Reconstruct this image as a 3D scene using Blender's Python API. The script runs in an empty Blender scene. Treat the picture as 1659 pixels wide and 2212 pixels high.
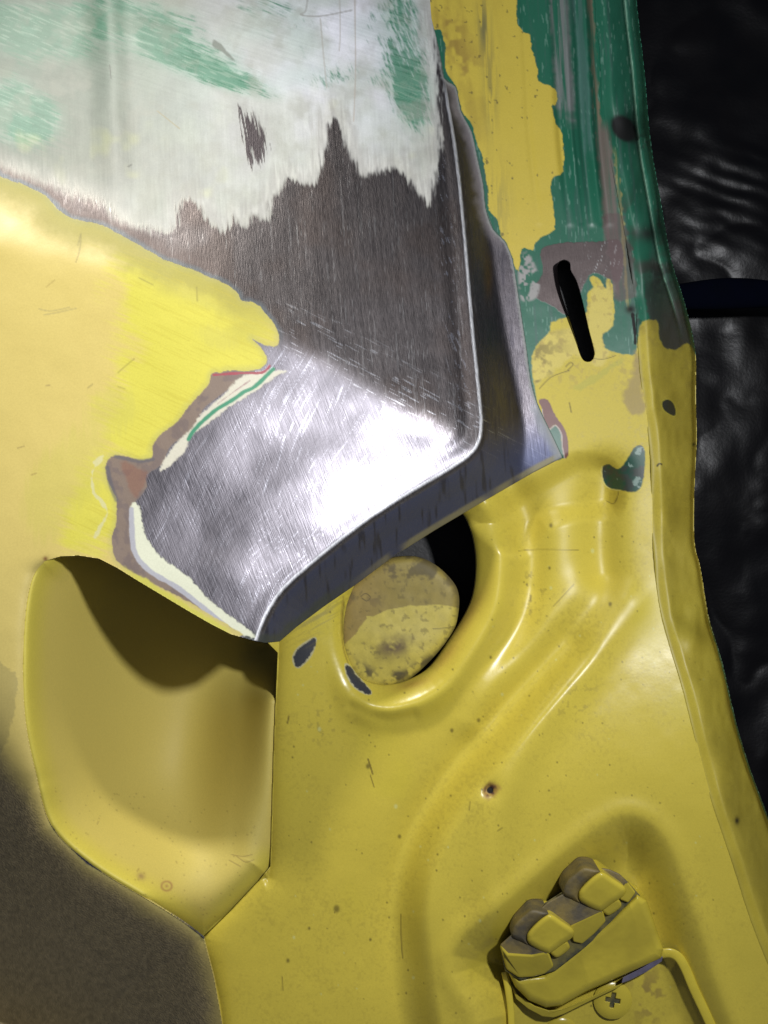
import bpy, bmesh, math
import numpy as np
# ------------------------------------------------------------------ camera, world, lights
C = bpy.context.scene.collection
S = 0.36/1659.0            # metres per unit; the panel is about 36 cm across
D = 2300.0                 # camera distance in units
CU, CV = 829.5, 1106.0
def W(u, v, h):            # (across, down, height towards the camera) -> world
    k = (D-h)/D
    return ((u-CU)*S*k, -h*S, 1.0+(CV-v)*S*k)
cam = bpy.data.cameras.new('camera'); co = bpy.data.objects.new('camera', cam); C.objects.link(co)
co.location = (0, -D*S, 1.0); co.rotation_euler = (math.pi/2, 0, 0)
cam.sensor_fit = 'HORIZONTAL'; cam.sensor_width = 36; cam.lens = 36*D/1659.0
cam.clip_start = 0.01; cam.clip_end = 20
bpy.context.scene.camera = co
sc = bpy.context.scene
sc.view_settings.view_transform = 'Standard'; sc.view_settings.look = 'None'
sc.view_settings.exposure = 0.0; sc.view_settings.gamma = 1
sc.cycles.max_bounces = 6; sc.cycles.sample_clamp_indirect = 4
w = bpy.data.worlds.new('World'); sc.world = w; w.use_nodes = True
bg = w.node_tree.nodes['Background']; bg.inputs[0].default_value = (0.74, 0.80, 1.0, 1); bg.inputs[1].default_value = 0.10
def lamp(name, u, v, h, tu, tv, power, size, color=(1, 1, 1), shape='DISK', size_y=None, spread=None):
    l = bpy.data.lights.new(name, 'AREA'); l.shape = shape; l.size = size; l.energy = power; l.color = color
    if size_y: l.size_y = size_y
    if spread: l.spread = spread
    o = bpy.data.objects.new(name, l); C.objects.link(o)
    from mathutils import Vector
    p = Vector(((u-CU)*S, -h*S, 1+(CV-v)*S)); t = Vector(((tu-CU)*S, 0, 1+(CV-tv)*S))
    o.location = p; o.rotation_euler = (t-p).to_track_quat('-Z', 'Y').to_euler()
    return o
lamp('work_lamp', 1880, 560, 2050, 800, 1000, 2.75, 0.035, (0.96, 0.97, 1.0))
o_ = lamp('overhead_lamp', -150, -2400, 1800, 330, 950, 1.0, 0.1, (1.0, 0.97, 0.90))
sp_ = bpy.data.lights.new('overhead_spot', 'SPOT'); sp_.energy = 30; sp_.spot_size = math.radians(31); sp_.spot_blend = 1.0; sp_.shadow_soft_size = 0.035; sp_.color = (1.0, 0.97, 0.90)
o_.data = sp_; o_.name = 'overhead_spot'

# ------------------------------------------------------------------ grid, noise, distance helpers
G = 2.05
us = np.arange(-200, 1800, G); vs = np.arange(-130, 2360, G)
U, V = np.meshgrid(us, vs); U = U.astype(np.float32); V = V.astype(np.float32)
NV, NU = U.shape
TAB = np.random.RandomState(7).rand(256, 256).astype(np.float32)
def vn(x, y, seed=0):
    x = x+seed*37.13; y = y+seed*91.7
    ix = np.floor(x).astype(np.int32); iy = np.floor(y).astype(np.int32)
    fx = x-ix; fy = y-iy; fx = fx*fx*(3-2*fx); fy = fy*fy*(3-2*fy)
    a = TAB[iy & 255, ix & 255]; b = TAB[iy & 255, (ix+1) & 255]
    c = TAB[(iy+1) & 255, ix & 255]; d = TAB[(iy+1) & 255, (ix+1) & 255]
    return (a*(1-fx)+b*fx)*(1-fy)+(c*(1-fx)+d*fx)*fy
def fbm(sc_, seed=0, o=4, u=None, v=None):
    u = U if u is None else u; v = V if v is None else v
    r = 0; a = 0.5; t = 0
    for i in range(o):
        r = r+a*vn(u/sc_, v/sc_, seed+i*3); t += a; a *= 0.55; sc_ /= 2.03
    return r/t
def streak(ang, ln, wd, seed=0, o=2, u=None, v=None):      # noise drawn out along ang (degrees, 0 = across, 90 = down)
    u = U if u is None else u; v = V if v is None else v
    c, s_ = math.cos(math.radians(ang)), math.sin(math.radians(ang))
    p = u*c+v*s_; q = -u*s_+v*c
    r = 0; a = 0.5; t = 0
    for i in range(o):
        r = r+a*vn(p/ln, q/wd, seed+i*5); t += a; a *= 0.6; ln /= 1.9; wd /= 1.9
    return r/t
def ss(a, b, x):
    t = np.clip((x-a)/(b-a), 0, 1); return t*t*(3-2*t)
def smooth_poly(p, closed=True, n=5):                      # Catmull-Rom
    p = np.array(p, float); m = len(p); out = []
    rng = range(m) if closed else range(m-1)
    for i in rng:
        if closed: a, b, c, d = p[i-1], p[i], p[(i+1) % m], p[(i+2) % m]
        else: a, b, c, d = p[max(i-1, 0)], p[i], p[i+1], p[min(i+2, m-1)]
        for k in range(n):
            t = k/n
            out.append(0.5*((2*b)+(c-a)*t+(2*a-5*b+4*c-d)*t*t+(3*b-a-3*c+d)*t**3))
    if not closed: out.append(p[-1])
    return np.array(out)
def _dist(pts, u, v, closed):
    d2 = np.full(u.shape, 1e12, np.float32); ins = np.zeros(u.shape, bool)
    m = len(pts)
    for i in range(m if closed else m-1):
        x0, y0 = pts[i]; x1, y1 = pts[(i+1) % m]
        dx, dy = x1-x0, y1-y0; L = dx*dx+dy*dy
        if L < 1e-9: continue
        t = np.clip(((u-x0)*dx+(v-y0)*dy)/L, 0, 1)
        q = (u-x0-t*dx)**2+(v-y0-t*dy)**2
        np.minimum(d2, q, out=d2)
        if closed and y0 != y1:
            ins ^= ((y0 > v) != (y1 > v)) & (u < (x1-x0)*(v-y0)/(y1-y0)+x0)
    return np.sqrt(d2), ins
def field(pts, closed=True, margin=60, smooth=True, n=4, signed=True):
    if smooth: pts = smooth_poly(pts, closed, n)
    pts = np.array(pts, float)
    c0 = max(int((pts[:, 0].min()-margin-us[0])/G), 0); c1 = min(int((pts[:, 0].max()+margin-us[0])/G)+2, NU)
    r0 = max(int((pts[:, 1].min()-margin-vs[0])/G), 0); r1 = min(int((pts[:, 1].max()+margin-vs[0])/G)+2, NV)
    out = np.full(U.shape, -margin if (closed and signed) else margin, np.float32)
    if c1 <= c0 or r1 <= r0: return out
    d, ins = _dist(pts, U[r0:r1, c0:c1], V[r0:r1, c0:c1], closed)
    if closed and signed: out[r0:r1, c0:c1] = np.maximum(np.where(ins, d, -d), -margin)
    else: out[r0:r1, c0:c1] = np.minimum(d, margin)
    return out
def softplus(x, k):
    return k*np.logaddexp(0, np.clip(x/k, -40, 400)).astype(np.float32)
def smax(a, b, k): return b+softplus(a-b, k)
def lin(r, g, b):
    f = lambda c: (c/255/12.92) if c/255 <= 0.04045 else ((c/255+0.055)/1.055)**2.4
    return np.array([f(r), f(g), f(b)], np.float32)
def Z(off, pts, s=0.5): return [(off[0]+x*s, off[1]+y*s) for x, y in pts]
T2, T3, T4, T5, T6 = (829.5, 0), (0, 564), (829.5, 564), (0, 1095), (829.5, 1095)

# ------------------------------------------------------------------ outlines traced in the plane of the panel
PLATEAU = [(-400, -400), (915, -400), (930, -60), (946, 60), (962, 190), (985, 330), (1003, 500), (1020, 700), (1036, 860), (1040, 915), (1034, 955),
           (1012, 985), (960, 1020), (800, 1118), (640, 1245), (585, 1310), (548, 1400), (500, 1600), (-400, 1600)]
PLAT = field(PLATEAU, margin=600, n=3)
LIP = [(1216, 988), (1150, 1022), (1050, 1080), (940, 1145), (850, 1202), (770, 1262), (700, 1310), (640, 1355), (604, 1386), (575, 1389), (545, 1383)]
RLIP = [(545, 1383), (498, 1370), (450, 1345), (400, 1316), (350, 1286), (300, 1256), (255, 1228), (215, 1207), (170, 1200), (130, 1202), (97, 1212)]
RLEFT = [(97, 1212), (72, 1245), (56, 1320), (50, 1440), (56, 1560), (78, 1670), (112, 1785), (200, 1870), (330, 1950), (400, 1995), (440, 2026)]
RLEFT = [tuple(p) for p in smooth_poly(RLEFT, False, 4)]
SEAM = [(900, -400), (924, -60), (932, 40), (950, 110), (960, 168), (986, 188), (997, 240), (1020, 285), (1032, 340), (1045, 400), (1050, 450), (1066, 495), (1092, 522), (1108, 560),
        (1118, 620), (1127, 680), (1137, 745), (1147, 820), (1160, 868), (1176, 905), (1196, 945), (1216, 988)]
SKIN = [(-400, -400)]+SEAM+LIP[1:]+RLIP[1:]+RLEFT[1:]+[(462, 2110), (482, 2225), (500, 2500), (-400, 2500)]
RECESS = RLIP[::1]+RLEFT[1:]+[(500, 1966), (562, 1900), (582, 1870), (590, 1700), (596, 1500), (606, 1400)]
RBORDER = [(110, 1180)]+RLEFT+[(500, 1966), (562, 1900), (584, 1872)]
HOLE = [(760, 1277), (744, 1333), (743, 1384), (752, 1421), (772, 1458), (800, 1475), (835, 1480), (880, 1470), (928, 1440), (977, 1372), (1011, 1313), (1024, 1270), (1028, 1219),
        (1024, 1176), (1014, 1139), (997, 1108), (960, 1085), (880, 1100), (810, 1180)]
CREASE = [(1288, -400), (1288, 0), (1298, 100), (1306, 250), (1332, 400), (1362, 560), (1376, 680), (1384, 800), (1398, 900), (1408, 1000), (1411, 1150), (1425, 1300), (1450, 1400),
          (1480, 1500), (1530, 1700), (1580, 1850), (1625, 1990), (1680, 2130), (1740, 2300), (1800, 2500)]
EDGE = [(1340, -400), (1375, 0), (1392, 150), (1405, 300), (1425, 420), (1450, 560), (1478, 650), (1502, 755), (1503, 860), (1505, 950), (1500, 1060), (1500, 1170), (1514, 1230),
        (1530, 1330), (1560, 1430), (1590, 1560), (1622, 1665), (1662, 1775), (1720, 1960), (1850, 2300), (1900, 2500)]
SLOT = Z(T4, [(750, 40), (757, 100), (772, 160), (802, 250), (832, 345), (850, 408), (868, 433), (895, 432), (910, 405), (904, 365), (887, 300), (870, 225), (852, 150), (832, 85), (808, 42), (803, 8), (776, -4), (752, 12)])
JAMB = [(860, -400), (880, 0), (920, 200), (960, 500), (1030, 800), (1050, 930), (930, 1080), (760, 1180), (640, 1290), (560, 1370), (600, 1410), (592, 1600), (584, 1872), (562, 1900), (500, 1966), (440, 2026), (462, 2110), (482, 2225), (500, 2500)]+CREASE[::-1]
# ------------------------------------------------------------------ heights
cd = field([(-900, 240), (0, 522), (250, 590), (450, 655), (700, 770), (1030, 960), (1300, 1110), (1500, 2500), (-900, 2500)], margin=900, smooth=False)
LG = (-0.24, 0.115); b = 0.22
qu = np.clip(U, 250, 1030)-1030.0
Hq0 = -0.27*qu-0.00011*qu*qu+(-0.27+0.00022*780)*(np.minimum(U, 250)-250)-0.29*(np.maximum(U, 1030)-1030)+LG[1]*(V-960) - b*softplus(-cd, 13)
Hq0 = Hq0 - 0.00030*np.maximum(V-1200, 0)**2
Hq0 = Hq0 + 10*(fbm(330, 5, 2)-0.5)+2.2*(fbm(70, 15, 2)-0.5)
Hq0 = Hq0 - 13*np.exp(-((U-232-0.05*V)/34)**2)*ss(520, 300, V) - 7*np.exp(-(((U-290)/90)**2+((V-740)/190)**2))
# hammered low spots on the bare corner
for (x, y, rx, ry, a) in [(560, 985, 70, 60, -4), (700, 930, 90, 50, -3.5), (430, 1150, 60, 70, -4), (830, 1010, 80, 40, 3.5), (640, 1130, 110, 50, 3.0), (900, 930, 50, 30, -3), (500, 1240, 60, 50, 3)]:
    Hq0 = Hq0 + a*np.exp(-(((U-x)/rx)**2+((V-y)/ry)**2))
Hq0 = Hq0 - 6*np.exp(-((PLAT-30)/17)**2)*ss(60, 260, V)*(1-0.8*ss(930, 1000, V))
# jamb
hole = field(HOLE, margin=220)
def ridge(pts, wd, amp): return amp*np.exp(-(field(pts, closed=False, margin=wd*3.2)/wd)**2)
Hj = -150-0.115*(U-1200)*ss(1500, 1100, U)-0.15*softplus(960-V, 40)+0.0*V
Hj = Hj-0.02*(V-1400)*ss(1400, 1700, V)
# raised collar round the hole, then falling in
plat2 = field([tuple(p) for p in smooth_poly([(1500, 1000), (1420, 1180), (1350, 1290), (1250, 1410), (1130, 1545), (1010, 1690), (925, 1830), (893, 1960), (900, 2100), (925, 2250), (960, 2450)], False, 8)]+[(2300, 2450), (2300, 1000)], margin=120, smooth=False)
Hj = Hj+84*ss(-56, 40, plat2)*ss(1080, 1760, V)
under_ = field([(1040, 1110), (1216, 996), (1262, 984), (1300, 990), (1330, 1016), (1345, 1060), (1330, 1110), (1250, 1120), (1180, 1140), (1120, 1200), (1040, 1150)], margin=60)
Hj = Hj-30*ss(-14, 40, under_)
Hj = Hj+28*np.exp(-((-hole-54)/32)**2)*ss(700, 800, U) - 26*np.exp(-np.maximum(-hole, 0)/14)
Hj = Hj-26*np.exp(-((-hole-118)/36)**2)*ss(900, 1040, U)*ss(1520, 1330, V)
Hj = Hj+ridge([(1262, 1262), (1150, 1375), (1060, 1480), (1020, 1560)], 38, 14)
Hj = Hj+ridge([(1350, 1300), (1245, 1448), (1150, 1580), (1090, 1700), (1060, 1850), (1075, 2000)], 46, 18)
Hj = Hj+ridge([(1230, 1400), (1110, 1520), (1000, 1640), (900, 1780), (868, 1950), (900, 2100), (930, 2320)], 42, -14)
Hj = Hj+ridge([(1306, 1020), (1296, 1130), (1298, 1235)], 42, -36)
Hj = Hj+ridge([(760, 1525), (830, 1552), (890, 1545)], 14, -6)+ridge([(1150, 1080), (1160, 1160), (1140, 1260)], 40, -10)
for x, wd, a in [(1128, 7, 2.5), (1196, 10, 10), (1219, 6, -7), (1243, 9, 11), (1262, 7, -8), (1280, 9, 9)]:
    Hj = Hj+ridge([(x-8, -200), (x, 0), (x+8, 150), (x+16, 300), (x+36, 480)], wd, a)*ss(560, 320, V)
K = field([(1000, 2068), (1120, 1960), (1210, 1880), (1300, 1812), (1360, 1785), (1420, 1830), (1470, 1960), (1520, 2120), (1580, 2420), (1120, 2420), (1060, 2200)], margin=120)
Hj = Hj-78*ss(-30, 85, K)+6*np.exp(-((K+36)/24)**2)
Hj = Hj+ridge([(1175, 2325), (1300, 2120), (1340, 2100), (1400, 2240)], 40, 6)
Hj = Hj+5*(fbm(240, 21, 2)-0.5)+1.2*(fbm(50, 23, 2)-0.5)
# rounded left rim of the jamb
jl = field([(600, 1330), (602, 1410), (592, 1600), (584, 1872), (562, 1900), (500, 1966), (440, 2026), (462, 2110), (482, 2225), (500, 2500)], closed=False, margin=80)
Hj = Hj-16*np.exp(-(jl/16))
scr = field(Z((829.5, 1646), [(440, 120), (455, 105), (470, 118), (462, 135), (446, 134)]), margin=40)
Hj = Hj-12*np.exp(-np.maximum(-scr, 0)/8)
JB = 0
# crinkled flange rising from the crease
fd = field(CREASE, closed=False, margin=420, n=3)
ed = field(EDGE, closed=False, margin=420, n=3)
wr = (fbm(70, 31, 3, U*1.9, V*0.8)-0.5)
Hf = Hj*1.0-14*ss(0, 22, fd)+(1.2-0.35*ss(900, 1300, V))*softplus(fd-22, 10)+6*wr*ss(5, 30, fd)
Hf = Hf+9*np.exp(-(ed/6)**2)+5*np.exp(-((ed-25)/4)**2)*ss(760, 640, V)
for x, y, r, a in [(1350, 275, 34, -26), (1400, 505, 30, -20), (1372, 640, 20, -10), (1390, 560, 40, 10), (1445, 870, 16, -4), (1400, 880, 22, -10), (1440, 1010, 30, 9), (1432, 1110, 30, -9), (1450, 1200, 34, 10), (1500, 1380, 26, -12), (1470, 1330, 24, 8), (1560, 1640, 40, -9)]:
    Hf = Hf+a*np.exp(-(((U-x)/r)**2+((V-y)/(r*1.3))**2))
# skin with its turned-down return, bedding into the jamb on the right
fall = softplus(-PLAT, 3.2)
Hret = Hq0-1.12*fall*(0.75+0.25*ss(0, 60, -PLAT))
under = ss(900, 1010, U+0*V)*ss(1100, 1010, V)
Hs = np.where(V < 1060, smax(Hret, Hj+3+0*U, 9), Hret)
Hs = smax(Hret, Hj+2, 6)*1.0
tail = field([(-600, 1300), (-60, 1520), (30, 1640), (78, 1700), (112, 1785), (200, 1870), (330, 1950), (440, 2026), (462, 2110), (482, 2225), (540, 2600), (-600, 2600)], margin=1300, smooth=False)
Hs = Hs-1.55*softplus(tail-4, 13)*ss(-10, 60, tail)
Hs = np.where(U < 600, np.where((V > 1500), Hq0-1.12*softplus(tail-12, 20), Hs), Hs)
Hs = np.where((U < 120) & (V > 1180), Hq0-1.12*softplus(tail-12, 20), Hs)
rb = field(RBORDER, closed=False, margin=600, n=3)
dep = 500*(1-np.exp(-(rb/185)**1.45))
def blur(a, n, it=3):
    for _ in range(it):
        for ax in (0, 1):
            p = np.concatenate([np.repeat(np.take(a, [0], ax), n, ax), a, np.repeat(np.take(a, [-1], ax), n, ax)], ax).astype(np.float64)
            c = np.cumsum(p, ax); z = np.zeros_like(np.take(c, [0], ax)); c = np.concatenate([z, c], ax); m = a.shape[ax]
            a = ((np.take(c, range(2*n+1, m+2*n+1), ax)-np.take(c, range(0, m), ax))/(2*n+1)).astype(np.float32)
    return a
dep = dep*0+blur(dep, 14)*ss(0, 70, rb)+dep*(1-ss(0, 70, rb))
jlw = field([(600, 1330), (602, 1410), (592, 1600), (584, 1872), (562, 1900), (500, 1966), (440, 2026)], closed=False, margin=260)
wj = (1-ss(0, 165, jlw))*ss(1395, 1520, V)
Hr = (Hq0-dep)*(1-wj)+(Hj-5)*wj
# ------------------------------------------------------------------ paint layers
_w = np.minimum(ss(0, 90, rb), ss(0, 90, jlw)); Hr = blur(Hr, 22)*_w+Hr*(1-_w)
Hr = Hr-1.12*softplus(tail-12, 20)
roll_ = 10*np.exp(-rb/15)*ss(1195, 1240, V)
Hs = Hs-roll_; Hr = Hr-roll_
class Paint:
    def __init__(s, col, rough, metal=0.0):
        s.c = np.zeros(U.shape+(3,), np.float32)+lin(*col); s.r = np.full(U.shape, rough, np.float32)
        s.m = np.full(U.shape, metal, np.float32); s.g = np.zeros(U.shape, np.float32)
    def lay(s, mask, col, rough=None, metal=0.0):
        mk = np.clip(mask, 0, 1)[..., None]
        s.c = s.c*(1-mk)+lin(*col)*mk; mk = mk[..., 0]
        if rough is not None: s.r = s.r*(1-mk)+rough*mk
        if metal is not None: s.m = s.m*(1-mk)+metal*mk
    def tint(s, f): s.c *= f[..., None]
rag = (fbm(16, 41, 3)-0.5)*2
rag2 = (fbm(5, 43, 2)-0.5)*2
J0 = None
def patch(pts, amp=3, soft=1.2, fine=1.0, smooth=True, margin=40):
    return ss(-soft, soft, field(pts, margin=margin, smooth=smooth, n=3)+rag*amp+rag2*fine)
def line(pts, wd, soft=1.0, amp=1.0):
    return ss(soft, -soft, field(pts, closed=False, margin=wd*3+20)-wd+rag*amp)
YEL = (190, 173, 66)
def gauss(x, y, rx, ry, a=0):
    c, s_ = math.cos(math.radians(a)), math.sin(math.radians(a)); dx, dy = U-x, V-y
    return np.exp(-(((dx*c+dy*s_)/rx)**2+((-dx*s_+dy*c)/ry)**2))
# -- skin
P = Paint((128, 122, 122), 0.40, 1.0)
lowpatch = ss(-20, 40, cd+0*U)
st1 = streak(84, 130, 3.2, 1, 3); uw_, vw_ = U+120*(fbm(260, 360, 2)-0.5), V+120*(fbm(260, 362, 2)-0.5)
st2 = streak(114, 40, 3.0, 9, 3, uw_, vw_); st3 = streak(88, 90, 3.0, 14, 3)
P.tint((0.42+0.26*st1)*(1-lowpatch)+lowpatch*(0.30*st2+0.10*st3+0.80+0.3*(fbm(120, 301, 3)-0.5)))  # steel dark above the crease, bright below: reflections put into the colour
P.r += (0.05+(st1-0.5)*0.08)*(1-lowpatch)+lowpatch*(0.06-0.09*np.clip(gauss(860, 990, 260, 80, -32)+gauss(420, 1050, 120, 40, 10), 0, 1)+(st2-0.5)*0.08)
P.lay(ss(0.5, 0.75, fbm(110, 52, 3))*0.35*(1-lowpatch), (88, 76, 70), 0.5, 1.0)
P.c *= (1-lowpatch[..., None]*np.array([0.06, 0.02, -0.08], np.float32))
P.lay(lowpatch*ss(0.70, 0.84, streak(118, 55, 1.9, 401, 2, uw_, vw_))*0.28, (225, 225, 235), 0.25, 1.0)
# long pale scuffs in the dark steel
P.lay(ss(0.70, 0.86, streak(86, 90, 2.4, 61, 2))*0.5*(1-lowpatch), (150, 148, 148), 0.4, 1.0)
# fresh grinding sparks along the bend
P.lay(ss(0.72, 0.85, streak(28, 34, 2.2, 66, 2))*np.exp(-((cd+26)/46)**2)*ss(560, 660, U)*0.8, (235, 235, 240), 0.22, 1.0)
P.lay(ss(0.70, 0.85, streak(70, 22, 2.4, 68, 2))*np.exp(-((PLAT-40)/16)**2)*ss(120, 260, V)*0.7, (230, 230, 240), 0.22, 1.0)
# return edge, the surroundings' bluish reflection painted into its colour
ret = ss(6, 16, -PLAT)
retlow = ret*ss(900, 1030, V+0.25*(U-1050))
P.lay(ret*0.6, (110, 106, 112), 0.38, 1.0)
P.lay(retlow*0.9, (66, 72, 98), 0.55, 0.5)
P.lay(ret*ss(0.62, 0.8, streak(88, 60, 8, 70, 2))*0.5, (60, 58, 66), 0.5, 0.9)
P.lay(np.exp(-(((U-1054)/9)**2+((V-600)/42)**2))*0.45, (172, 132, 60), 0.35, 1.0)
lipd = field(LIP, closed=False, margin=30)
P.lay(ss(16, 9, lipd)*ss(0.2, 0.5, fbm(60, 75, 2))*ss(700, 900, U), (116, 110, 84), 0.6, 0.2)
P.lay(ss(26, 12, lipd+rag*7)*ss(800, 700, U)*0.8, (60, 66, 60), 0.5, 0.2)
edge_glint = ss(4.5, 1.5, np.abs(PLAT-0.5+rag*0.8))*ss(150, 230, V)
P.lay(edge_glint, (252, 252, 255), 0.5, 1.0)  # highlight of the fold painted on as a near-white line
# grey feathered primer beside the seam
sead = field(SEAM, closed=False, margin=70, n=3)
P.lay(ss(30, 8, sead+rag*5)*ss(560, 470, V)*ss(-2, 8, -PLAT)*0.85, (118, 112, 112), 0.6, 0.2)
P.lay(ss(26, 8, sead+rag*6)*ss(860, 905, V)*0.8, (120, 124, 128), 0.6, 0.1)
P.lay(ss(9, 3, sead+rag2*2)*0.8, (128, 130, 126), 0.6, 0.0)
P.lay(ss(2.4, 0.8, sead), (52, 78, 66), 0.6, 0.0)
# white filler with streaked lower border
WH = [(-300, -300), (-300, 330), (0, 350), (60, 372), (150, 398), (225, 425), (270, 470), (330, 490), (372, 492), (386, 432), (400, 424), (425, 440), (450, 470), (486, 497), (505, 470), (530, 490),
      (545, 462), (575, 472), (585, 427), (600, 418), (620, 384), (665, 397), (685, 378), (700, 320), (709, 268), (723, 255), (736, 268), (748, 312), (768, 350), (782, 377),
      (830, 367), (860, 363), (886, 392), (918, 432), (928, 440), (936, 390), (950, 320), (945, 250), (944, 165), (934, 50), (930, -300)]
wf = field(WH, margin=90, n=3)
vst = streak(88, 34, 4.0, 81, 3)-0.5
wsoft = 9+30*ss(420, 150, U)
white = ss(-wsoft, wsoft, wf+vst*26+rag*3-4*ss(300, 100, U))
fil = fbm(60, 83, 4)
P.lay(white, (168, 170, 163), 0.55)
P.lay(white*np.exp(-(((U-730)/230)**2+((V-60)/230)**2))*0.9, (228, 228, 236), 0.5)  # lit area at top centre, painted into the filler as a lighter tone
P.lay(white*ss(0.35, 0.75, fil)*0.5, (172, 176, 162), 0.5)
P.lay(white*ss(400, 100, V)*ss(0.4, 0.7, fbm(140, 87, 3))*0.4, (178, 196, 186), 0.5)
P.lay(white*ss(44, 6, wf+vst*20)*0.55, (188, 186, 178), 0.6)
P.lay(white*ss(560, 150, U)*ss(560, 300, V)*0.75, (120, 122, 110), 0.6)  # soft shadow over the top left, painted into the filler colour
# green remains sanded through in streaks
gd = 0.95*gauss(60, 70, 150, 60, 15)+1.0*gauss(60, 255, 80, 60, 20)+0.85*gauss(10, 230, 60, 60)+0.85*gauss(360, 90, 160, 55, 22)+0.85*gauss(480, 165, 120, 26, 20)+1.05*gauss(890, 200, 45, 90, -12)+0.7*gauss(860, 40, 70, 90)+0.55*gauss(250, 30, 200, 40, 0)+0.45*gauss(620, 40, 150, 70, 30)+0.35*gauss(720, 170, 150, 40, 0)
hs_ = 0.5*streak(20, 60, 3.4, 91, 2)+0.5*streak(24, 20, 2.4, 94, 2)
hv = 0.5*streak(72, 26, 4, 95, 2)+0.5*streak(60, 14, 3, 99, 2)
stt = np.where(U < 640, hs_, hv); blot = 0.6*fbm(60, 93, 3)+0.4*fbm(20, 92, 3)
gv = np.minimum(gd, 1.1)
gm = ss(0.52, 0.68, gv*0.34+0.36*blot+0.40*stt)*white*ss(0.1, 0.5, gd)
P.lay(white*ss(0.15, 0.8, gd)*0.45, (128, 168, 148), 0.5)
P.lay(gm*0.8, (62, 126, 98), 0.5)
P.lay(gm*ss(0.5, 0.7, streak(20, 30, 3, 351, 3))*0.65, (44, 108, 80), 0.5)
P.lay(white*gauss(60, 260, 80, 62, 20)*0.55*ss(0.3, 0.6, stt), (50, 104, 78), 0.5)
P.lay(white*gauss(120, 120, 260, 170, 12)*0.4, (112, 126, 112), 0.5)
P.lay(white*gauss(60, 60, 190, 70, 12)*0.6*ss(0.35, 0.6, blot), (84, 118, 96), 0.5)
P.lay(white*ss(0.2, 0.8, gd)*ss(0.6, 0.75, streak(22, 30, 3, 352, 2))*0.2, (190, 204, 186), 0.5)
wtx = 0.5*streak(18, 90, 2.8, 371, 3)*ss(330, 120, V)+0.5*streak(88, 60, 3.0, 373, 3)*ss(120, 330, V)+0.5*fbm(24, 375, 4)
P.c *= (1+white*(wtx-0.5)*0.42)[..., None]
P.lay(white*ss(0.52, 0.75, fbm(46, 377, 4))*0.35, (150, 150, 138), 0.55)
P.lay(white*ss(0.62, 0.8, fbm(80, 379, 3))*ss(100, 330, V)*0.3, (186, 188, 130), 0.55)
P.lay(white*ss(70, 8, wf+vst*44)*ss(0.35, 0.65, streak(86, 46, 5, 381, 2))*ss(300, 420, U)*0.4, (140, 138, 134), 0.5)
# dark windows rubbed through the filler
dk = field([(517, 232), (540, 250), (560, 262), (574, 300), (566, 335), (545, 358), (530, 330), (518, 285)], margin=60)
dkm = ss(-4, 9, dk+(streak(80, 50, 4, 97, 2)-0.5)*52+rag*3)
P.lay(dkm, (78, 72, 74), 0.42, 0.7)
P.lay(ss(-30, 0, dk+vst*30)*0.35*(1-dkm), (160, 158, 156), 0.5)
P.lay(ss(-2, 3, field([(462, 86), (474, 92), (486, 104), (500, 118), (508, 132), (492, 124), (474, 108), (460, 100)], margin=20)+rag*4)*0.75, (104, 108, 98), 0.5)
# fine hair cracks / marks in the filler
def hair(pl, pts, wd=1.0, col=(90, 90, 84), a=0.7):
    pl.lay(ss(wd+1.1, wd-0.6, field(pts, closed=False, margin=12, n=4))*a, col, None, None)
hair(P, [(766, -60), (767, 60), (768, 150), (764, 262)], 1.1, (170, 160, 148)); hair(P, [(692, 40), (698, 110), (706, 190)], 1.0, (165, 160, 150)); hair(P, [(733, -20), (735, 60), (733, 110)], 0.9, (170, 165, 155))
hair(P, [(664, 0), (660, 24), (650, 32), (692, 35), (760, 22)], 1.3, (150, 148, 142)); hair(P, [(237, 140), (240, 170)], 0.8); hair(P, [(340, 240), (388, 278)], 1.0, (150, 140, 110)); hair(P, [(277, 360), (284, 356)], 1.5)
# left yellow
YL = [(-300, 250), (0, 382), (50, 400), (100, 425), (130, 458), (165, 475), (210, 484), (250, 502), (300, 530), (350, 559), (400, 578), (440, 594), (480, 611), (510, 629), (522, 650), (550, 655), (575, 679),
      (590, 700), (602, 722), (597, 746), (575, 746), (543, 731), (565, 752), (577, 779), (556, 798), (500, 801), (460, 806), (450, 829), (430, 854), (400, 884), (385, 909), (345, 939), (330, 964), (327, 988),
      (300, 994), (270, 984), (240, 986), (227, 1009), (235, 1044), (249, 1074), (250, 1128), (241, 1160), (250, 1208), (300, 1246), (360, 1276), (410, 1302), (450, 1326), (500, 1356), (510, 1380), (300, 1420), (112, 1785), (440, 2026), (700, 2500), (-300, 2500)]
yf = field(YL, margin=140, n=3)
vol = np.zeros_like(U)
P.lay(ss(-46, -4, yf+rag*8)*ss(560, 380, U)*ss(640, 540, V)*(1-white)*0.75, (96, 84, 80), 0.55, 0.4)      # primer left beside the paint
P.lay(ss(-14, -3, yf+rag*4)*ss(760, 690, V)*0.8, (92, 98, 102), 0.5, 0.5)
BR = [(448, 800), (545, 800), (540, 812), (500, 836), (452, 872), (436, 890), (424, 915), (408, 940), (378, 956), (360, 980), (352, 1002), (316, 1026), (318, 1050), (302, 1074), (285, 1094), (284, 1128), (288, 1190), (320, 1234), (380, 1268), (425, 1299),
      (470, 1330), (520, 1366), (505, 1372), (430, 1345), (340, 1300), (262, 1258), (225, 1210), (215, 1140), (215, 1060), (205, 1000), (250, 960), (330, 940), (400, 860)]
P.lay(patch(BR, 2, 1.5), (126, 110, 98), 0.5, 0.15)
P.lay(patch(BR, 2, 1.5)*ss(0.5, 0.62, fbm(26, 101, 3))*0.5, (104, 92, 92), 0.5, 0.2)
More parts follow.
